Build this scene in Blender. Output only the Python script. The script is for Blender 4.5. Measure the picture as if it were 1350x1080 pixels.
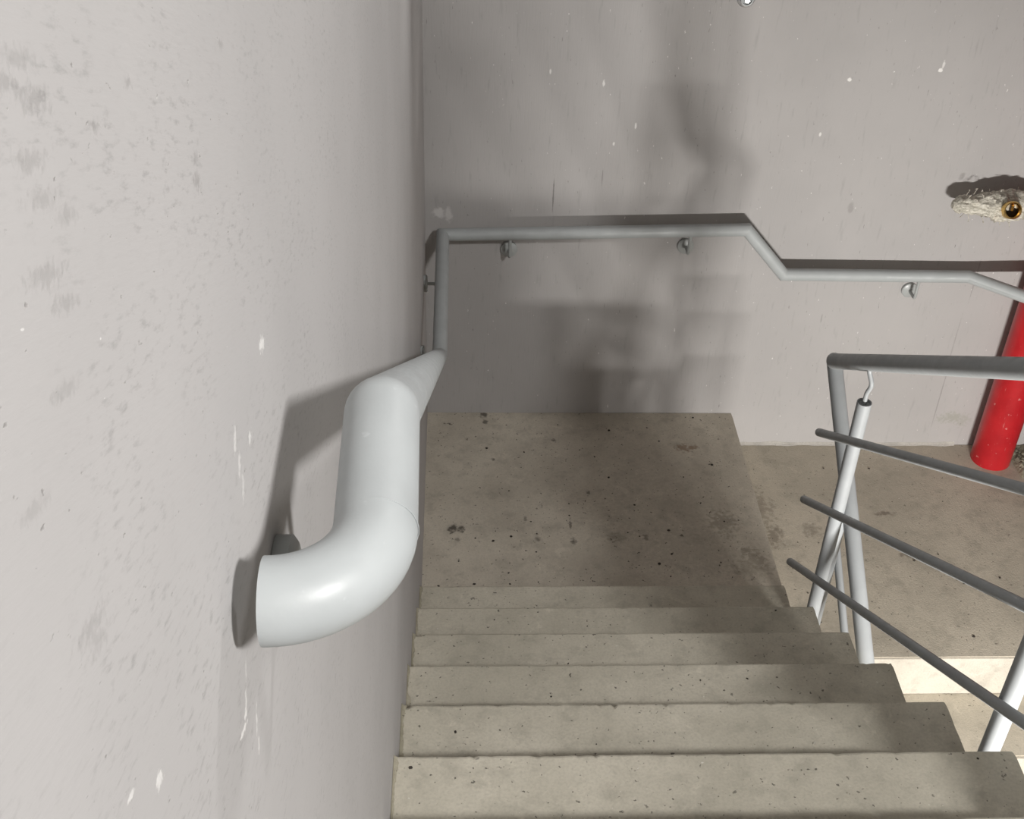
import bpy, bmesh, math, random
from mathutils import Vector, Matrix, noise

for o in list(bpy.data.objects):
    bpy.data.objects.remove(o, do_unlink=True)
scene = bpy.context.scene
COL = scene.collection
V = Vector

# ------------------------------------------------------------------ camera
cam_d = bpy.data.cameras.new('camera')
cam_d.sensor_width = 36.0
cam_d.lens = 43.676
cam_d.clip_start = 0.01
cam_d.clip_end = 60
cam = bpy.data.objects.new('camera', cam_d)
COL.objects.link(cam)
RX = V((0.9989712, -0.0342796, 0.0296876))
UP = V((-0.0032292, 0.5992257, 0.8005736))
FW = V((0.0452329, 0.7998459, -0.5984986))
m = Matrix.Identity(4)
for i in range(3):
    m[i][0] = RX[i]; m[i][1] = UP[i]; m[i][2] = -FW[i]
m.translation = V((0.11136, -2.7966, 2.96713))
cam.matrix_world = m
scene.camera = cam

# ------------------------------------------------------------------ world, lamps, exposure
world = bpy.data.worlds.new('World')
scene.world = world
world.use_nodes = True
bg = world.node_tree.nodes['Background']
bg.inputs[0].default_value = (0.80, 0.82, 0.85, 1)
bg.inputs[1].default_value = 0.05
vs = scene.view_settings
vs.view_transform = 'Standard'
vs.look = 'None'
vs.gamma = 1.0
vs.use_curve_mapping = False
vs.exposure = 0.0


def tube_lamp(name, loc, target, power, length, width, color):
    """fluorescent batten: a long narrow area light lying along x"""
    d = bpy.data.lights.new(name, 'AREA')
    d.shape = 'RECTANGLE'
    d.size = length
    d.size_y = width
    d.energy = power
    d.color = color
    o = bpy.data.objects.new(name, d)
    COL.objects.link(o)
    z = (Vector(loc) - Vector(target)).normalized()
    x = Vector((1, 0, 0)); x = (x - z * x.dot(z)).normalized()
    y = z.cross(x)
    mm = Matrix((x, y, z)).transposed().to_4x4()
    mm.translation = loc
    o.matrix_world = mm
    return o


tube_lamp('lower_floor_lamp', (1.63, -2.36, 0.58), (1.63, 0.8, -0.47), 118, 0.48, 0.06, (1.0, 0.965, 0.92))    # lamp of the floor below
tube_lamp('upper_floor_lamp', (2.15, -4.40, 4.78), (1.15, -4.45, 4.02), 238, 0.42, 0.24, (1.0, 0.98, 0.96))     # lamp over the head of the stairs
tube_lamp('left_wall_fill', (2.30, 0.45, 4.70), (0.6, -0.3, 1.9), 46, 0.50, 0.34, (1.0, 0.98, 0.96))         # added fill light to brighten the left wall, no known lamp

# ------------------------------------------------------------------ dimensions (metres)
W = 1.156        # width of the flight
WL = 1.2155      # width of the upper half of the landing
H = 0.1821       # riser
D = 0.27         # going
YB = 1.15        # back wall
ZL = -0.159      # lower half of the landing
XR = 2.47        # right wall
NST = 9
ZF = NST * H     # floor at the head of the stairs
YF = -(NST - 1) * D
YREAR = -5.6
ZTOP = 5.0
ZLOW = ZL - 9 * H


# ------------------------------------------------------------------ material helpers
class NT:
    def __init__(self, name):
        self.mat = bpy.data.materials.new(name)
        self.mat.use_nodes = True
        self.t = self.mat.node_tree
        self.t.nodes.clear()
        self.out = self.n('ShaderNodeOutputMaterial')
        self.b = self.n('ShaderNodeBsdfPrincipled')
        self.l(self.b.outputs[0], self.out.inputs[0])
        self.co = self.n('ShaderNodeTexCoord').outputs['Object']

    def n(self, typ, **kw):
        nd = self.t.nodes.new(typ)
        for k, v in kw.items():
            setattr(nd, k, v)
        return nd

    def l(self, a, b):
        self.t.links.new(a, b)

    def put(self, sock, v):
        if isinstance(v, bpy.types.NodeSocket):
            self.l(v, sock)
        else:
            sock.default_value = v

    def scale(self, s, vec=None):
        nd = self.n('ShaderNodeVectorMath', operation='MULTIPLY')
        self.l(vec or self.co, nd.inputs[0])
        nd.inputs[1].default_value = s
        return nd.outputs[0]

    def noise(self, s, detail=3, rough=0.55, dist=0.0, off=0.0):
        s = (s, s, s) if isinstance(s, (int, float)) else s
        v = self.scale(s)
        if off:
            a = self.n('ShaderNodeVectorMath', operation='ADD')
            self.l(v, a.inputs[0]); a.inputs[1].default_value = (off, off * 1.7, off * .6)
            v = a.outputs[0]
        nd = self.n('ShaderNodeTexNoise')
        self.l(v, nd.inputs['Vector'])
        nd.inputs['Scale'].default_value = 1.0
        nd.inputs['Detail'].default_value = detail
        nd.inputs['Roughness'].default_value = rough
        nd.inputs['Distortion'].default_value = dist
        return nd.outputs[0]

    def step(self, v, a, b, lo=0.0, hi=1.0):
        nd = self.n('ShaderNodeMapRange', interpolation_type='SMOOTHSTEP')
        self.put(nd.inputs[0], v)
        nd.inputs[1].default_value = a; nd.inputs[2].default_value = b
        nd.inputs[3].default_value = lo; nd.inputs[4].default_value = hi
        return nd.outputs[0]

    def math(self, op, a, b=0.0, clamp=False):
        nd = self.n('ShaderNodeMath', operation=op)
        nd.use_clamp = clamp
        self.put(nd.inputs[0], a); self.put(nd.inputs[1], b)
        return nd.outputs[0]

    def mix(self, f, a, b, mode='MIX'):
        nd = self.n('ShaderNodeMix', data_type='RGBA', blend_type=mode)
        self.put(nd.inputs[0], f)
        self.put(nd.inputs[6], a if isinstance(a, bpy.types.NodeSocket) else (*a, 1))
        self.put(nd.inputs[7], b if isinstance(b, bpy.types.NodeSocket) else (*b, 1))
        return nd.outputs[2]

    def spots(self, lst, warp=0.35, wscale=60.0, soft=0.4):
        """mask of worn spots: each (centre xyz, radii xyz, strength)"""
        nz = self.n('ShaderNodeTexNoise')
        self.l(self.co, nz.inputs['Vector'])
        nz.inputs['Scale'].default_value = wscale
        nz.inputs['Detail'].default_value = 3
        wob = self.math('MULTIPLY', self.math('SUBTRACT', nz.outputs[0], 0.5), warp * 4)
        acc = None
        for c, r, st in lst:
            s = self.n('ShaderNodeVectorMath', operation='SUBTRACT')
            self.l(self.co, s.inputs[0]); s.inputs[1].default_value = c
            q = self.n('ShaderNodeVectorMath', operation='DIVIDE')
            self.l(s.outputs[0], q.inputs[0]); q.inputs[1].default_value = r
            ln = self.n('ShaderNodeVectorMath', operation='LENGTH')
            self.l(q.outputs[0], ln.inputs[0])
            d = self.math('ADD', ln.outputs['Value'], wob)
            k = self.step(d, 1.0 + soft, 1.0 - soft, 0.0, st)
            acc = k if acc is None else self.math('MAXIMUM', acc, k)
        return acc

    def bump(self, h, strength, dist, prev=None):
        nd = self.n('ShaderNodeBump')
        nd.inputs['Strength'].default_value = strength
        nd.inputs['Distance'].default_value = dist
        self.l(h, nd.inputs['Height'])
        if prev is not None:
            self.l(prev, nd.inputs['Normal'])
        return nd.outputs[0]

    def done(self, col, rough=0.8, normal=None, metal=0.0, spec=0.5):
        self.put(self.b.inputs['Base Color'], col if isinstance(col, bpy.types.NodeSocket) else (*col, 1))
        self.put(self.b.inputs['Roughness'], rough)
        self.b.inputs['Metallic'].default_value = metal
        self.b.inputs['Specular IOR Level'].default_value = spec
        if normal is not None:
            self.l(normal, self.b.inputs['Normal'])
        return self.mat


BR = 0.437      # brush direction on the left wall


def wall_material(name, base, side):
    """painted plaster; side 'x' = wall in the yz plane (read from close by), 'y' = wall in the xz plane"""
    t = NT(name)
    big = t.noise(2.2, 4)
    col = t.mix(t.step(big, 0.3, 0.7), tuple(c * 0.95 for c in base), tuple(min(1, c * 1.03) for c in base))
    if side == 'x':
        # brushed paint: strokes run along the slope of the stairs
        rot = t.n('ShaderNodeVectorRotate', rotation_type='X_AXIS')
        t.l(t.co, rot.inputs['Vector']); rot.inputs['Angle'].default_value = BR
        world_co = t.co
        t.co = rot.outputs[0]
        fine = t.noise((1, 60, 420), 3)
        smudge = t.step(t.noise((1, 62, 250), 4, 0.65), 0.50, 0.74, 0, 0.42)
        band = t.step(t.noise((1, 10, 17), 3, off=3.1), 0.38, 0.62, 0.12, 1.0)
        smudge = t.math('MULTIPLY', smudge, band)
        pits = t.step(t.noise((1, 150, 300), 2, off=7.3), 0.70, 0.80, 0, 0.45)
        chips = t.step(t.noise((1, 90, 230), 2, off=12.0), 0.77, 0.80, 0, 0.5)

        def rc(y, z, ra, rb, st):
            c = math.cos(BR); q = math.sin(BR)
            return ((0, y * c - z * q, y * q + z * c), (.2, ra, rb), st)
        dark = t.spots([rc(*q) for q in (
            (-2.481, 2.833, .010, .0028, 0.240), (-2.434, 2.804, .004, .0017, 0.336), (-2.494, 2.821, .009, .0025, 0.208),
            (-2.490, 2.808, .010, .002, 0.192), (-2.486, 2.846, .009, .002, 0.176), (-2.306, 2.722, .006, .003, 0.288),
            (-2.303, 2.731, .005, .002, 0.240), (-2.528, 2.682, .010, .003, 0.208), (-2.524, 2.672, .008, .003, 0.176),
            (-2.500, 2.845, .010, .002, 0.224), (-2.474, 2.795, .008, .002, 0.192), (-2.505, 2.755, .009, .002, 0.176),
            (-2.545, 2.745, .009, .002, 0.160), (-2.50, 2.79, .012, .0025, 0.208), (-2.49, 2.775, .010, .002, 0.192),
            (-2.39, 2.80, .004, .0015, 0.240), (-2.22, 2.75, .004, .002, 0.240))], 1.1, 260, 0.9)
        light = t.spots([rc(*q) for q in (
            (-2.199, 2.566, .008, .004, .75), (-2.299, 2.575, .003, .006, .45), (-2.262, 2.548, .004, .003, .6),
            (-2.296, 2.556, .003, .006, .4), (-2.294, 2.540, .003, .007, .35), (-2.368, 2.434, .009, .0016, .85),
            (-2.358, 2.436, .004, .003, .8), (-2.354, 2.441, .0025, .005, .6), (-2.337, 2.404, .002, .007, .5),
            (-2.340, 2.386, .002, .005, .5), (-2.345, 2.455, .002, .006, .3), (-2.53, 2.60, .004, .0012, .6),
            (-2.50, 2.57, .004, .003, .6))], 0.9, 260, 0.5)
        t.co = world_co
    else:
        fine = t.noise((190, 1, 16), 3)
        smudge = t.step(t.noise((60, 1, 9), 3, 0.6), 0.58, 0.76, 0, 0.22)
        pits = t.step(t.noise((150, 1, 38), 2, off=7.3), 0.715, 0.77, 0, 0.5)
        chips = t.step(t.noise((110, 1, 55), 2, off=12.0), 0.745, 0.775, 0, 0.7)
        dark = t.spots([
            ((.452, YB, .955), (.0025, .1, .055), .6), ((2.040, YB, .33), (.0022, .1, .12), .26),
            ((2.046, YB, .08), (.0022, .1, .16), .32), ((2.05, YB, .62), (.0025, .1, .09), .3),
            ((.62, YB, 1.03), (.002, .1, .03), .4), ((1.50, YB, .45), (.003, .1, .02), .3),
            ((1.52, YB, .92), (.01, .1, .025), .28)], 0.4, 50)
        light = t.spots([
            ((.050, YB, .885), (.022, .1, .018), .4), ((.085, YB, .878), (.012, .1, .025), .35),
            ((1.424, YB, 1.397), (.006, .1, .006), .95), ((1.724, YB, 1.434), (.006, .1, .006), .95),
            ((1.73, YB, 1.455), (.004, .1, .012), .6), ((1.36, YB, 1.20), (.004, .1, .007), .7),
            ((.60, YB, 1.37), (.004, .1, .012), .7), ((.72, YB, 1.22), (.003, .1, .01), .7),
            ((.65, YB, 1.155), (.004, .1, .006), .7), ((.42, YB, 1.41), (.003, .1, .008), .7)], 0.4, 90)
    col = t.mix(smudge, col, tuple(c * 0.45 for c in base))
    col = t.mix(pits, col, (0.13, 0.12, 0.11))
    col = t.mix(dark, col, (0.13, 0.12, 0.115))
    col = t.mix(t.math('MAXIMUM', chips, light), col, (0.86, 0.85, 0.83))
    if side == 'y':   # a greenish damp mark low on the right
        g = t.spots([((2.12, YB, -.02), (.045, .1, .022), .3), ((2.165, YB, -.03), (.025, .1, .025), .22)], 1.0, 110, .7)
        col = t.mix(g, col, (0.20, 0.22, 0.13))
    n1 = t.bump(fine, 0.10 if side == 'x' else 0.22, 0.001 if side == 'x' else 0.002)
    n2 = t.bump(t.math('SUBTRACT', t.math('MULTIPLY', light, .5), t.math('ADD', pits, dark)), 0.35, 0.0015, n1)
    return t.done(col, 0.72, n2, spec=0.3)


def concrete_material(name, a, b, extra=None, seed=0.0, speck=1.0):
    t = NT(name)
    big = t.noise(3.1, 5, 0.6, 0.4, off=seed)
    mid = t.noise(16, 5, 0.65, off=seed + 2)
    fine = t.noise(170, 3, off=seed)
    col = t.mix(t.step(big, 0.32, 0.68), a, b)
    col = t.mix(t.step(mid, 0.46, 0.72, 0, 0.5), col, tuple(c * 0.68 for c in a))
    col = t.mix(t.step(t.noise(11, 5, 0.7, 1.0, off=seed + 9), 0.56, 0.72, 0, 0.34), col, tuple(min(1, c * 1.3) for c in b))
    col = t.mix(t.step(fine, 0.35, 0.8, 0, 0.28), col, tuple(c * 0.6 for c in a))
    pit = t.step(t.noise(95, 2, off=seed + 5), 0.675, 0.735, 0, 0.85 * speck)
    pit2 = t.step(t.noise(33, 3, 0.6, off=seed + 15), 0.705, 0.75, 0, 0.7 * speck)
    wht = t.step(t.noise(88, 2, off=seed + 25), 0.755, 0.78, 0, 0.8)
    col = t.mix(t.math('MAXIMUM', pit, pit2), col, (0.045, 0.040, 0.034))
    col = t.mix(wht, col, (0.70, 0.68, 0.62))
    if extra:
        for lst, c in extra:
            col = t.mix(t.spots(lst, 0.9, 60, 0.6), col, c)
    h = t.math('SUBTRACT', t.math('ADD', fine, mid), t.math('MULTIPLY', pit, 2.0))
    nrm = t.bump(h, 0.35, 0.003)
    return t.done(col, 0.82, nrm, spec=0.3)


def paint_material(name, base, rough=0.42, wear=0.5):
    t = NT(name)
    col = t.mix(t.step(t.noise(14, 4), 0.35, 0.7), tuple(c * 0.93 for c in base), base)
    col = t.mix(t.step(t.noise(70, 3, off=4), 0.68, 0.76, 0, wear), col, tuple(min(1, c * 1.35 + .03) for c in base))
    nrm = t.bump(t.noise(90, 3), 0.10, 0.002)
    return t.done(col, t.step(t.noise(30, 3), 0.3, 0.7, rough - .08, rough + .12), nrm)


def simple(name, col, rough, metal=0.0):
    t = NT(name)
    c = t.mix(t.step(t.noise(80, 4), 0.35, 0.7), tuple(x * 0.8 for x in col), col)
    return t.done(c, rough, t.bump(t.noise(120, 3), 0.2, 0.001), metal)


M = {}
M['wall_near'] = wall_material('painted_plaster_left', (0.485, 0.474, 0.470), 'x')
M['wall_back'] = wall_material('painted_plaster_back_shaded', (0.425, 0.412, 0.406), 'y')  # same paint as the left wall, base darkened to deepen its shade
M['plain'] = simple('dark_unseen_concrete', (0.185, 0.175, 0.163), 0.85)  # for unseen surfaces, kept dark to cut bounced light
stains = [
    ([((.102, .466, 0), (.014, .018, .1), .85), ((.130, .461, 0), (.011, .014, .1), .8), ((.12, .41, 0), (.006, .010, .1), .5),
      ((.225, 1.13, 0), (.016, .012, .1), .8), ((.226, 1.085, 0), (.010, .012, .1), .7), ((.52, .49, 0), (.004, .024, .1), .6),
      ((.525, .40, 0), (.010, .014, .1), .7), ((.255, .85, 0), (.006, .008, .1), .6), ((.49, .97, 0), (.007, .009, .1), .6),
      ((.60, .66, 0), (.006, .009, .1), .6), ((.36, .52, 0), (.006, .010, .1), .5),
      ((.40, .41, 0), (.008, .010, .1), .5), ((.78, .42, 0), (.009, .012, .1), .5)], (0.050, 0.043, 0.036)),
    ([((.99, .925, 0), (.028, .020, .1), .55), ((1.02, .93, 0), (.018, .014, .1), .6)], (0.20, 0.105, 0.050)),
    ([((1.070, .495, 0), (.045, .055, .1), .42), ((1.15, .30, 0), (.035, .05, .1), .42), ((1.125, .345, 0), (.018, .022, .1), .5),
      ((.68, .42, 0), (.035, .018, .1), .35), ((.95, .36, 0), (.16, .12, .1), .16), ((.85, .55, 0), (.2, .16, .1), .12),
      ((1.13, .27, 0), (.07, .05, .1), .3)], (0.110, 0.092, 0.060)),
]
M['landing'] = concrete_material('landing_concrete', (0.50, 0.456, 0.382), (0.61, 0.56, 0.472), stains, 1.0, 1.0)
M['step'] = concrete_material('step_concrete', (0.495, 0.464, 0.384), (0.61, 0.572, 0.48), None, 4.0, 0.85)
M['low'] = concrete_material('lower_landing_concrete', (0.46, 0.42, 0.345), (0.56, 0.51, 0.42), [
    ([((1.27, .75, ZL), (.05, .08, .1), .4), ((1.30, .6, ZL), (.03, .05, .1), .5), ((1.34, .45, ZL), (.02, .02, .1), .8),
      ((1.45, .63, ZL), (.03, .03, .1), .35), ((1.75, .72, ZL), (.03, .012, .1), .6), ((1.78, .50, ZL), (.025, .015, .1), .6)], (0.10, 0.075, 0.055))], 8.0, 0.7)
M['side'] = concrete_material('flight_side_pale', (0.47, 0.435, 0.375), (0.56, 0.525, 0.455), None, 3.0, 0.35)
M['skim'] = concrete_material('plaster_skim', (0.42, 0.40, 0.37), (0.52, 0.50, 0.46), None, 5.0, 0.3)
M['mortar'] = concrete_material('mortar', (0.30, 0.28, 0.21), (0.40, 0.37, 0.29), None, 13.0, 0.6)
M['rail'] = paint_material('grey_rail_paint', (0.42, 0.445, 0.450), 0.50, 0.30)
M['railing'] = paint_material('grey_railing_paint', (0.325, 0.342, 0.352), 0.48, 0.25)
M['bracket'] = paint_material('grey_bracket_paint', (0.40, 0.42, 0.415), 0.35, 0.25)


def red_paint():
    t = NT('red_gloss_paint')
    col = t.mix(t.step(t.noise(9, 4), 0.3, 0.7), (0.40, 0.010, 0.016), (0.50, 0.016, 0.022))
    scr = t.step(t.noise((120, 120, 14), 3, 0.65), 0.66, 0.76, 0, 0.45)
    col = t.mix(scr, col, (0.80, 0.42, 0.40))
    col = t.mix(t.step(t.noise(46, 3, off=6), 0.67, 0.73, 0, 0.5), col, (0.75, 0.35, 0.33))
    return t.done(col, 0.33, t.bump(t.noise(60, 3), 0.12, 0.002))


def hemp():
    t = NT('hemp_and_sealant')
    c = t.mix(t.step(t.noise((40, 160, 160), 4, 0.7), 0.35, 0.65), (0.36, 0.34, 0.28), (0.74, 0.71, 0.63))
    c = t.mix(t.step(t.noise(90, 3, off=3), 0.62, 0.72, 0, 0.7), c, (0.20, 0.17, 0.13))
    return t.done(c, 0.85, t.bump(t.noise((60, 200, 200), 4), 0.6, 0.006))


M['red'] = red_paint()
M['hemp'] = hemp()
M['brass'] = simple('brass', (0.85, 0.58, 0.22), 0.22, 1.0)
M['dark'] = simple('bore_shade', (0.03, 0.022, 0.018), 0.7)
M['steel'] = simple('zinc_steel', (0.70, 0.70, 0.72), 0.30, 0.8)
M['crumb'] = simple('dirt_crumb', (0.05, 0.042, 0.035), 0.9)
M['chip'] = simple('pale_mortar_chip', (0.55, 0.52, 0.45), 0.9)


# ------------------------------------------------------------------ object helpers
def link(name, bm, mat, parent=None, smooth=False):
    """verts are in world metres; a child is stored relative to its thing's origin"""
    me = bpy.data.meshes.new(name)
    bmesh.ops.recalc_face_normals(bm, faces=bm.faces)
    bm.to_mesh(me); bm.free()
    if parent is not None:
        off = V((0, 0, 0)); p = parent
        while p is not None:
            off += p.location; p = p.parent
        me.transform(Matrix.Translation(-off))
    me.materials.append(mat)
    if smooth:
        me.shade_smooth()
        try:
            me.set_sharp_from_angle(angle=math.radians(40))
        except Exception:
            pass
    o = bpy.data.objects.new(name, me)
    COL.objects.link(o)
    o.parent = parent
    return o


def root(name, loc, label=None, cat=None, kind=None, group=None):
    o = bpy.data.objects.new(name, None)
    o.empty_display_size = 0.1
    COL.objects.link(o)
    o.location = loc
    tag(o, label, cat, kind, group)
    return o


def tag(o, label=None, cat=None, kind=None, group=None):
    if label: o['label'] = label
    if cat: o['category'] = cat
    if kind: o['kind'] = kind
    if group: o['group'] = group
    return o


def box(bm, a, b, bevel=0.0):
    a, b = V(a), V(b)
    r = bmesh.ops.create_cube(bm, size=1.0)
    for v in r['verts']:
        v.co = V(((a.x + b.x) / 2 + v.co.x * (b.x - a.x), (a.y + b.y) / 2 + v.co.y * (b.y - a.y), (a.z + b.z) / 2 + v.co.z * (b.z - a.z)))
    if bevel:
        es = list({e for v in r['verts'] for e in v.link_edges})
        bmesh.ops.bevel(bm, geom=es, offset=bevel, segments=2, affect='EDGES')


def fillet(pts, seg=8):
    """pts: list of (xyz, bend radius) -> polyline with rounded corners"""
    out = []
    for i, (p, r) in enumerate(pts):
        p = V(p)
        if r <= 0 or i in (0, len(pts) - 1):
            out.append(p); continue
        a = (V(pts[i - 1][0]) - p).normalized(); b = (V(pts[i + 1][0]) - p).normalized()
        ang = a.angle(b)
        t = r / math.tan(ang / 2)
        c = p + (a + b).normalized() * (r / math.sin(ang / 2))
        s = p + a * t - c; e = p + b * t - c
        tot = s.angle(e)
        ax = s.cross(e).normalized()
        n = max(2, int(seg * tot / 1.5))
        for k in range(n + 1):
            out.append(c + Matrix.Rotation(tot * k / n, 3, ax) @ s)
    return out


def tube(bm, pts, r, seg=24, cap=True, wall=0.0, dome=0.0):
    """swept round pipe with true mitre joints; wall>0 leaves the ends open with a pipe wall; dome rounds the ends"""
    pts = [V(p) for p in pts]
    d0 = (pts[1] - pts[0]).normalized()
    u = d0.orthogonal().normalized(); w = d0.cross(u)
    ring = [pts[0] + (u * math.cos(2 * math.pi * k / seg) + w * math.sin(2 * math.pi * k / seg)) * r for k in range(seg)]
    rings = [ring]
    for i in range(1, len(pts)):
        din = (pts[i] - pts[i - 1]).normalized()
        nrm = din if i == len(pts) - 1 else (din + (pts[i + 1] - pts[i]).normalized()).normalized()
        new = []
        for q in rings[-1]:
            t = (pts[i] - q).dot(nrm) / din.dot(nrm)
            new.append(q + din * t)
        rings.append(new)
    dend = (pts[-1] - pts[-2]).normalized()
    vr = [[bm.verts.new(q) for q in rg] for rg in rings]

    def bridge(a, b):
        for k in range(seg):
            bm.faces.new((a[k], a[(k + 1) % seg], b[(k + 1) % seg], b[k]))
    for a, b in zip(vr, vr[1:]):
        bridge(a, b)
    for first, rg, vv, c, dd in ((True, rings[0], vr[0], pts[0], -d0), (False, rings[-1], vr[-1], pts[-1], dend)):
        if not cap:
            continue
        last = vv
        if dome:
            for k in range(1, 4):
                an = k / 4 * math.pi / 2
                nv = [bm.verts.new(c + (q - c) * math.cos(an) + dd * math.sin(an) * dome) for q in rg]
                bridge(last, nv); last = nv
        if wall:
            nv = [bm.verts.new(c + (q - c) * (1 - wall / r)) for q in rg]
            bridge(last, nv)
            nv2 = [bm.verts.new(c + (q - c) * (1 - wall / r) - dd * 0.006) for q in rg]
            bridge(nv, nv2); last = nv2
        bm.faces.new(last)
    return bm


def disc(bm, c, axis, r, thick, seg=28, bev=0.0015):
    c = V(c); axis = V(axis).normalized()
    u = axis.orthogonal().normalized(); w = axis.cross(u)
    prof = [(0, r), (thick - bev, r), (thick, r - bev * 1.4)]
    prev = None
    for h, rr in prof:
        cur = [bm.verts.new(c + axis * h + (u * math.cos(2 * math.pi * k / seg) + w * math.sin(2 * math.pi * k / seg)) * rr) for k in range(seg)]
        if prev:
            for k in range(seg):
                bm.faces.new((prev[k], prev[(k + 1) % seg], cur[(k + 1) % seg], cur[k]))
        else:
            bm.faces.new(cur)
        prev = cur
    bm.faces.new(prev)


# ------------------------------------------------------------------ the setting
def slab(name, a, b, mat, bevel=0.0):
    bm = bmesh.new(); box(bm, a, b, bevel)
    return tag(link(name, bm, mat), kind='structure')


slab('wall_left', (-0.2, YREAR, ZLOW - .2), (0, YB + .2, ZTOP), M['wall_near'])
slab('wall_back', (0, YB, ZLOW - .2), (XR + .2, YB + .2, ZTOP), M['wall_back'])
slab('wall_right', (XR, YREAR, ZLOW - .2), (XR + .2, YB, ZTOP), M['plain'])
slab('wall_rear', (-0.2, YREAR - .2, ZLOW - .2), (XR + .2, YREAR, ZTOP), M['plain'])
slab('ceiling', (-0.2, YREAR, ZTOP), (XR + .2, YB + .2, ZTOP + .2), M['plain'])
slab('floor', (0, YREAR, ZF - .2), (XR, YF - D, ZF), M['plain'])
slab('floor', (0, YREAR, ZLOW - .2), (XR, YB, ZLOW), M['plain'])


def rough_slab(name, x0, x1, y0, y1, z0, z1, mat, seed, amp=0.004, nx=60, parent=None, bev=0.006, ny=1, far=True, right=True):
    """concrete block with a slightly chipped far edge and right edge"""
    bm = bmesh.new()
    nyy = max(ny, 1)
    ys = [y0 + (y1 - bev - y0) * i / nyy for i in range(nyy + 1)]
    xs = [x0 + (x1 - x0) * i / nx for i in range(nx + 1)]

    def jig(x, y, k):
        q = noise.noise(V((x * 22 + seed * 7, y * 22, k * 3.1)))
        q2 = noise.noise(V((x * 75 + seed * 3, y * 75, k * 5.7)))
        c = max(0.0, q2 - 0.35) * 2.2
        return q * 0.35 + c

    cols = []
    for x in xs:
        on_r = right and x == xs[-1]
        line = []
        for i, y in enumerate(ys):
            xx = x - (amp * max(0, jig(x, y, 1)) if on_r else 0)
            line.append(V((xx, y, z1)))
        j = amp * max(0.0, jig(x, y1, 2)) if far else 0
        j2 = amp * .5 * jig(x, y1, 3) if far else 0
        xx = x - (0.002 if on_r else 0)
        line[-1] = V((xx, y1 - bev - j * 1.3, z1 + min(0, j2) * .4))
        line.append(V((xx, y1 - bev * .3 - j * .8, z1 - bev * .3 - j * .3)))
        line.append(V((xx, y1 - j * .2, z1 - bev - j)))
        line.append(V((x, y1, z0)))
        cols.append([bm.verts.new(p) for p in line])
    for a, b in zip(cols, cols[1:]):
        for k in range(len(a) - 1):
            bm.faces.new((a[k], b[k], b[k + 1], a[k + 1]))
    # sides, back and bottom
    for c in (cols[0], cols[-1]):
        bk = bm.verts.new(V((c[0].co.x, y0, z0)))
        bm.faces.new(c + [bk])
        c.append(bk)
    bm.faces.new((cols[0][-1], cols[-1][-1], *[c[0] for c in reversed(cols)]))
    bm.faces.new([cols[0][-1]] + [c[-1] if 0 < i < nx else c[-2] for i, c in enumerate(cols)] + [cols[-1][-1]])
    return link(name, bm, mat, parent)


# upper half of the landing: a slab one riser above the lower half
tag(rough_slab('landing', 0, WL, -0.30, YB, ZL - .2, 0.0, M['landing'], 1, 0.006, 40, None, 0.003, 60, far=False), kind='structure')
tag(rough_slab('floor', WL, XR, 0.0, YB, ZL - .25, ZL, M['low'], 2, 0.0, 12, None, 0.002, 6, far=False, right=False), kind='structure')

# our flight: nine steps going down away from the camera
flight = root('stair_flight', (0, YF, 0), kind='structure')
for k in range(1, NST + 1):
    y1 = -(k - 1) * D
    rough_slab('step', 0, W, y1 - D, y1, (k - 1) * H, k * H, M['step'], 10 + k, 0.008 if k > 2 else 0.005, 150, flight, 0.0065, 24)
bm = bmesh.new()
prof = [(0.0, -0.02), (0.0, 0.0)] + [(-(NST) * D, (NST - 1) * H), (-(NST) * D, (NST - 1) * H - .2), (-0.30, -0.02)]
prof = [(-.005, -.001), (-.30, -.001), (-NST * D, (NST - 1) * H - .22), (-NST * D, (NST - 1) * H - .001)]
for x in (0.0, W):
    pass
va = [bm.verts.new((0, y, z)) for y, z in prof]; vb = [bm.verts.new((W - .001, y, z)) for y, z in prof]
bm.faces.new(va); bm.faces.new(list(reversed(vb)))
for i in range(len(prof)):
    j = (i + 1) % len(prof)
    bm.faces.new((va[i], va[j], vb[j], vb[i]))
link('slab', bm, M['side'], flight)

# lower flight: going down towards the camera under the right side
lower = root('stair_flight', (1.25, 0, ZL), kind='structure')
X0 = 1.25
for k in range(1, 9):
    z1 = ZL - k * H
    bm = bmesh.new()
    box(bm, (X0, -k * D, z1 - H), (XR, -(k - 1) * D + (0.0 if k == 1 else 0.0), z1), 0.003)
    link('step', bm, M['low'], lower)
for k in range(0, 8):      # pale riser facings
    z1 = ZL - k * H
    bm = bmesh.new()
    box(bm, (X0, -k * D - .006, z1 - H + .001), (XR, -k * D + (-.0005), z1 - .004), 0.0015)
    link('riser', bm, M['side'], lower)

# unseen flight going up on the right, added to block the upper lamp
upper = root('stair_flight', (1.25, YF - D, ZF), kind='structure')
for k in range(1, 10):
    bm = bmesh.new()
    box(bm, (X0, YF + (k - 1) * D, ZF + (k - 1) * H), (XR, YF + k * D, ZF + k * H), 0.003)
    link('step', bm, M['plain'], upper)
bm = bmesh.new()
prof = [(YF, ZF - .2), (YF, ZF), (YF + 9 * D, ZF + 8 * H), (YF + 9 * D, ZF + 8 * H - .2)]
va = [bm.verts.new((X0 + .001, y, z - .001)) for y, z in prof]; vb = [bm.verts.new((XR, y, z - .001)) for y, z in prof]
bm.faces.new(va); bm.faces.new(list(reversed(vb)))
for i in range(4):
    j = (i + 1) % 4
    bm.faces.new((va[i], va[j], vb[j], vb[i]))
link('slab', bm, M['plain'], upper)
slab('landing', (0, YF + 9 * D, ZF + 9 * H - .2), (XR, YB, ZF + 9 * H), M['plain'])  # unseen landing overhead, added to keep lamp light off the one below

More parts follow.
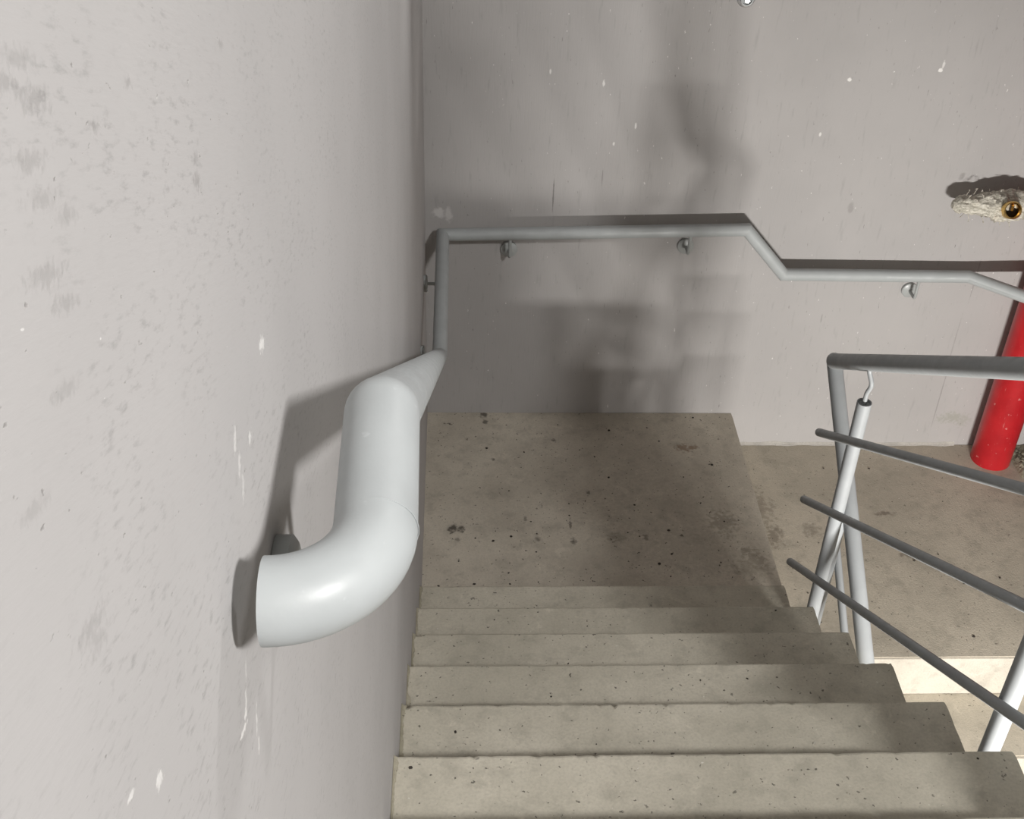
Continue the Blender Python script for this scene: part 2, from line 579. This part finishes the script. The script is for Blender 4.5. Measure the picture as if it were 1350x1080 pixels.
# mortar bead along the wall beside each tread
for k in range(1, NST + 1):
    y1 = -(k - 1) * D
    bm = bmesh.new()
    prevr = None
    for i in range(41):
        y = y1 - 0.004 - (D - .008) * i / 40
        wv = 0.007 + 0.006 * noise.noise(V((k * 9.1, y * 30, 0))) + 0.004 * noise.noise(V((k * 4.1, y * 110, 2)))
        hv = 0.010 + 0.008 * noise.noise(V((k * 5.3, y * 26, 4)))
        r = [bm.verts.new(q) for q in ((0.0005, y, k * H + max(.002, hv)), (max(.002, wv) * .45, y, k * H + max(.001, hv) * .4), (max(.003, wv), y, k * H + .0006), (0.0005, y, k * H + .0006))]
        if prevr:
            for a in range(4):
                bm.faces.new((prevr[a], prevr[(a + 1) % 4], r[(a + 1) % 4], r[a]))
        else:
            bm.faces.new(r)
        prevr = r
    bm.faces.new(prevr)
    link('mortar_bead', bm, M['mortar'], flight)

# white plaster edge at the foot of the back wall over the lower landing
bm = bmesh.new()
prevr = None
for i in range(91):
    x = WL + .002 + (2.16 - WL) * i / 90
    e = 0.010 + 0.006 * noise.noise(V((x * 14, 0, 1))) + 0.003 * noise.noise(V((x * 60, 0, 2)))
    z = ZL + 0.012 + 0.008 * noise.noise(V((x * 11, 5, 1)))
    r = [bm.verts.new(q) for q in ((x, YB - .0004, max(ZL + .006, z)), (x, YB - max(.002, e) * .4, (z + ZL) / 2), (x, YB - max(.003, e), ZL + .0006), (x, YB - .0004, ZL + .0006))]
    if prevr:
        for a in range(4):
            bm.faces.new((prevr[a], prevr[(a + 1) % 4], r[(a + 1) % 4], r[a]))
    else:
        bm.faces.new(r)
    prevr = r
bm.faces.new(prevr)
tag(link('trim_1', bm, M['skim']), kind='structure')

# ------------------------------------------------------------------ wall handrail
RR = 0.0228
hr = root('wall_handrail', (0.067, -2.30, 2.515), 'long grey pipe handrail on brackets, running down the left wall and along the back wall', 'handrail')
Z1 = 2.515
rail_pts = [((0.0155, -2.353, Z1), 0), ((0.0695, -2.353, Z1), 0.052), ((0.067, -2.197, Z1), 0.012), ((0.0625, 0.33, 0.832), 0.01),
            ((0.064, YB - .07, 0.834), 0.0), ((1.141, YB - .07, 0.866), 0.0), ((1.301, YB - .07, 0.684), 0.0),
            ((1.988, YB - .07, 0.681), 0.0), ((2.375, 0.749, 0.681), 0.03), ((2.375, 0.20, 0.681), 0.03), ((2.375, -2.0, -0.80), 0)]
bm = bmesh.new()
tube(bm, fillet(rail_pts, 16), RR, 32, True, 0.003)
link('pipe', bm, M['rail'], hr, True)


def weld(p, d, r=RR, t=0.0022):
    p = V(p); d = V(d).normalized()
    u = d.orthogonal().normalized(); w = d.cross(u)
    bm = bmesh.new()
    n = 28; rings = []
    for j in range(6):
        a = 2 * math.pi * j / 6
        rg = []
        for k in range(n):
            b = 2 * math.pi * k / n
            rr = r - .0004 + t * (0.5 + 0.5 * math.cos(a)) * (1 + .25 * noise.noise(V((k * .9, p.y * 9, p.x * 7))))
            rg.append(bm.verts.new(p + d * (t * 1.1 * math.sin(a)) + (u * math.cos(b) + w * math.sin(b)) * rr))
        rings.append(rg)
    for j in range(6):
        a, b = rings[j], rings[(j + 1) % 6]
        for k in range(n):
            bm.faces.new((a[k], a[(k + 1) % n], b[(k + 1) % n], b[k]))
    return bm


for p, d in [((0.0692, -2.300, Z1), (0.014, 1, 0)), ((0.0667, -2.183, Z1 - .0095), (0, .83, -.56))]:
    link('weld_seam', weld(p, d, RR, 0.0006), M['rail'], hr, True)


def bracket(wall, pos, railp):
    """rosette on the wall at pos, a bent round bar up to the underside of the rail at railp"""
    pos = V(pos); n = V((0, -1, 0)) if wall == 'y' else V((1, 0, 0))
    railp = V(railp)
    bm = bmesh.new()
    knee = V(pos)
    if wall == 'y': knee.y = railp.y
    else: knee.x = railp.x
    tube(bm, fillet([(pos + n * .002, 0), (knee, .014), (railp, 0)], 8), 0.0058, 14)
    br = link('bracket', bm, M['bracket'], hr, True)
    bm = bmesh.new()
    disc(bm, pos + n * 0.0003, n, 0.030, 0.013, 28, 0.003)
    link('rosette', bm, M['bracket'], br, True)


def rz_back(x):
    return 0.834 + (x - .064) / (1.141 - .064) * .032 if x < 1.141 else 0.682


for x in (0.302, 0.943, 1.808):
    bracket('y', (x, YB, rz_back(x) - .098), (x, YB - .07, rz_back(x) - RR + .004))
for y in (0.895, 0.46):
    bracket('x', (0, y, 0.745), (0.063, y, 0.833 - RR + .004))
bracket('x', (0, -2.238, 2.414), (0.068, -2.236, Z1 - RR + .004))

# ------------------------------------------------------------------ railing between the flights
XP = 1.180
SL = 0.672
rl = root('stair_railing', (XP, 0.12, ZL), 'grey painted steel pipe railing between the two flights with three sloping bars', 'railing')
VX = V((XP, 0.062, 1.002))
VB = V((1.219, 0.170, 0.932))      # the handrail swings over to the lower flight here
bm = bmesh.new()
up_end = VX + V((0, -1.95, 1.95 * SL)); lo_end = VB + V((0, -2.05, -2.05 * SL))
tube(bm, fillet([(up_end, 0), (VX, 0.03), (VB, 0.013), (lo_end, 0)], 14), 0.0225, 28)
link('handrail', bm, M['railing'], rl, True)


def hz(y):
    return 1.002 + (0.062 - y) * SL


def lz(y):
    return 0.932 - (0.170 - y) * SL


# posts of our flight, fixed to the side of the slab
for py in (-0.216, -1.249):
    ztop = hz(py) - 0.125
    bm = bmesh.new()
    ns = hz(py) - 1.15
    tube(bm, [(XP, py, ns), (XP, py, ztop)], 0.0195, 22, True, 0.003)
    po = link('post', bm, M['railing'], rl, True)
    bm = bmesh.new()
    zb = hz(py) - .018
    tube(bm, fillet([((XP, py + .002, ztop - .02), 0), ((XP + .001, py + .002, ztop + .028), .03), ((XP + .006, py - .008, ztop + .060), .03), ((XP - .004, py + .006, zb - .015), .02), ((XP - .006, py + .006, zb), 0)], 10), 0.0062, 12)
    link('rod', bm, M['railing'], po, True)
    bm = bmesh.new()      # fixing plate on the slab side
    box(bm, (W + .001, py - .035, ns + .03), (W + .007, py + .035, ns + .15), .002)
    link('fixing_plate', bm, M['railing'], rl)
# three sloping bars on the stair side of the posts
XB = XP - 0.0195 - 0.0115
for y0, z0 in ((-0.026, 0.816), (-0.025, 0.562), (-0.027, 0.309)):
    bm = bmesh.new()
    a = V((XB, y0, z0)); b = a + V((0, -1.78, 1.78 * 0.655))
    tube(bm, [a, b], 0.0120, 18, True, 0, 0.007)
    link('bar', bm, M['railing'], rl, True)
# the lower flight's post and bars on the same handrail
XL = 1.282
XQ = 1.252
PQ = -0.075
bm = bmesh.new()
tube(bm, [(XQ, PQ, ZL - H), (XQ, PQ, lz(PQ) - .15)], 0.0195, 22, True, 0.003)
po = link('post', bm, M['railing'], rl, True)
bm = bmesh.new()
tube(bm, fillet([((XQ, PQ, lz(PQ) - .17), 0), ((XQ, PQ, lz(PQ) - .08), .02), ((1.228, PQ, lz(PQ) - .016), 0)], 8), 0.0062, 12)
link('rod', bm, M['railing'], po, True)
for y0, z0 in ((-0.075, 0.505), (-0.028, 0.372)):
    bm = bmesh.new()
    a = V((XL, y0, z0)); b = a + V((0, -1.6, -1.6 * 0.70))
    tube(bm, [a, b], 0.0120, 18, True, 0, 0.007)
    link('bar', bm, M['railing'], rl, True)

# ------------------------------------------------------------------ red standpipe with its wrapped branch and brass outlet
sp = root('fire_standpipe', (2.282, 1.058, ZL), 'tall red painted steel pipe standing in the far right corner with a brass outlet', 'pipe')
bm = bmesh.new()
tube(bm, [(2.282, 1.058, ZL), (2.282, 1.058, 4.6)], 0.078, 40)
link('riser_pipe', bm, M['red'], sp, True)
YV = 1.045; ZV = 0.985
bm = bmesh.new()
nseg = 46; nr = 36
rings = []
for i in range(nseg + 1):
    t = i / nseg
    x = 1.845 + (2.215 - 1.845) * t
    prof = 0.030 + 0.020 * min(1, max(0, (t - 0.22) / 0.16)) - 0.010 * max(0, (t - .75) / .25)
    if t < 0.07: prof *= 0.45 + 7.8 * t
    rg = []
    for k in range(nr):
        a = 2 * math.pi * k / nr
        dd = V((0, math.cos(a), math.sin(a)))
        q = V((x * 40, dd.y * 1.6, dd.z * 1.6))
        rr = prof * (1 + 0.30 * noise.noise(q) + 0.16 * noise.noise(q * 2.7) + 0.10 * noise.noise(q * 6))
        rg.append(bm.verts.new(V((x, YV + .012, ZV)) + dd * rr))
    rings.append(rg)
for a, b in zip(rings, rings[1:]):
    for k in range(nr):
        bm.faces.new((a[k], a[(k + 1) % nr], b[(k + 1) % nr], b[k]))
bm.faces.new(rings[0]); bm.faces.new(rings[-1])
br = link('branch', bm, M['hemp'], sp, True)
br['label'] = 'branch pipe wrapped in pale hemp fibre and sealant'
# loose fibres of the wrapping
random.seed(5)
bm = bmesh.new()
for i in range(26):
    x = random.uniform(1.86, 2.12); a = random.uniform(0, 2 * math.pi)
    dd = V((random.uniform(-.5, .5), math.cos(a), math.sin(a))).normalized()
    p0 = V((x, YV + .012, ZV)) + V((0, dd.y, dd.z)) * .042
    p1 = p0 + dd * random.uniform(.012, .024)
    p2 = p1 + V((random.uniform(-.012, .012), random.uniform(-.008, .004), random.uniform(-.014, .004)))
    tube(bm, [p0, p1, p2], 0.0013, 5)
tag(link('fibres', bm, M['hemp'], br), kind='stuff')
ax = V((-0.12, -0.86, 0.42)).normalized()
c0 = V((2.030, YV - .034, ZV + .006))
u = ax.orthogonal().normalized(); w = ax.cross(u)
bm = bmesh.new()
prof = [(0.0, .031), (.040, .031), (.0435, .0285), (.0435, .0255), (.038, .0235), (.004, .0235)]
prev = None
for h, r in prof:
    cur = [bm.verts.new(c0 + ax * h + (u * math.cos(2 * math.pi * k / 32) + w * math.sin(2 * math.pi * k / 32)) * r) for k in range(32)]
    if prev:
        for k in range(32):
            bm.faces.new((prev[k], prev[(k + 1) % 32], cur[(k + 1) % 32], cur[k]))
    prev = cur
bo = link('brass_outlet', bm, M['brass'], sp, True)
bo['label'] = 'hollow brass outlet ring facing the stairs'
bm = bmesh.new(); disc(bm, c0 + ax * .004, ax, .0235, .003)  # dark disc stands in for the shade inside the outlet
link('bore_shade_disc', bm, M['dark'], bo, True)
bm = bmesh.new()
b0 = c0 + ax * .007 + V((.006, 0, .008))
box(bm, b0 - V((.004, .004, .012)), b0 + V((.005, .010, .012)), .002)
link('valve_seat', bm, M['brass'], bo)

# rough broken mortar beside the foot of the red pipe
bm = bmesh.new()
n = 26
grid = []
for i in range(n + 1):
    row = []
    for j in range(n + 1):
        x = 2.366 + .10 * i / n; y = 0.93 + .215 * j / n
        e = min(i, n - i, j, n - j) / (n * .22)
        z = min(1, e) * (0.010 + 0.016 * abs(noise.noise(V((x * 45, y * 45, 0)))) + 0.016 * noise.noise(V((x * 18, y * 18, 3))))
        row.append(bm.verts.new((x, y, ZL + .0006 + max(0, z))))
    grid.append(row)
for i in range(n):
    for j in range(n):
        bm.faces.new((grid[i][j], grid[i + 1][j], grid[i + 1][j + 1], grid[i][j + 1]))
tag(link('mortar_rubble', bm, M['mortar']), 'rough heap of broken mortar on the floor right of the red pipe', 'rubble')

# ------------------------------------------------------------------ round steel anchor high on the back wall
an = root('wall_anchor', (1.036, YB, 1.664), 'small round steel wall anchor at the top edge of the back wall', 'wall anchor')
bm = bmesh.new(); disc(bm, (1.036, YB - .0003, 1.664), (0, -1, 0), .030, .004)
link('washer', bm, M['steel'], an, True)
bm = bmesh.new()
tube(bm, [(1.036, YB - .003, 1.664), (1.036, YB - .022, 1.664)], .020, 24, True, .004)
link('sleeve', bm, M['rail'], an, True)
bm = bmesh.new()
tube(bm, [(1.036, YB - .003, 1.664), (1.036, YB - .028, 1.664)], .008, 6)
link('bolt', bm, M['steel'], an)


# ------------------------------------------------------------------ loose crumbs on the landing and steps
def scatter(name, n, mat, smin, smax, seed, zone, label, cat):
    random.seed(seed)
    bm = bmesh.new()
    for i in range(n):
        x, y, z = zone()
        s = random.uniform(smin, smax)
        r = bmesh.ops.create_icosphere(bm, subdivisions=1, radius=1)
        sx, sy, sz = s * random.uniform(.6, 1.4), s * random.uniform(.6, 1.4), s * .5
        rot = random.uniform(0, 6.3)
        for v in r['verts']:
            q = V((v.co.x * sx, v.co.y * sy, v.co.z * sz)) * (1 + .3 * noise.noise(v.co * 2 + V((i, 0, 0))))
            q = Matrix.Rotation(rot, 3, 'Z') @ q
            v.co = V((x, y, z + sz * .6)) + q
    tag(link(name, bm, mat), label, cat, 'stuff')


def z_land():
    return random.uniform(.03, WL - .02), random.uniform(.12, YB - .02), 0.0


def z_step():
    k = random.randint(1, 7)
    return random.uniform(.03, W - .03), -(k - 1) * D - random.uniform(.015, D - .02), k * H


def z_low():
    return random.uniform(WL + .02, 2.2), random.uniform(.03, YB - .03), ZL


scatter('dirt_crumbs', 46, M['crumb'], .002, .0052, 3, z_land, 'tiny dark crumbs of dirt scattered over the upper landing', 'dirt')
scatter('dirt_crumbs', 40, M['crumb'], .0015, .0035, 4, z_step, 'tiny dark crumbs of dirt scattered over the stair treads', 'dirt')
scatter('mortar_chips', 26, M['chip'], .0015, .0032, 6, z_step, 'tiny pale mortar chips scattered over the stair treads', 'dirt')
scatter('dirt_crumbs', 24, M['crumb'], .002, .005, 7, z_low, 'tiny dark crumbs of dirt scattered over the lower landing', 'dirt')
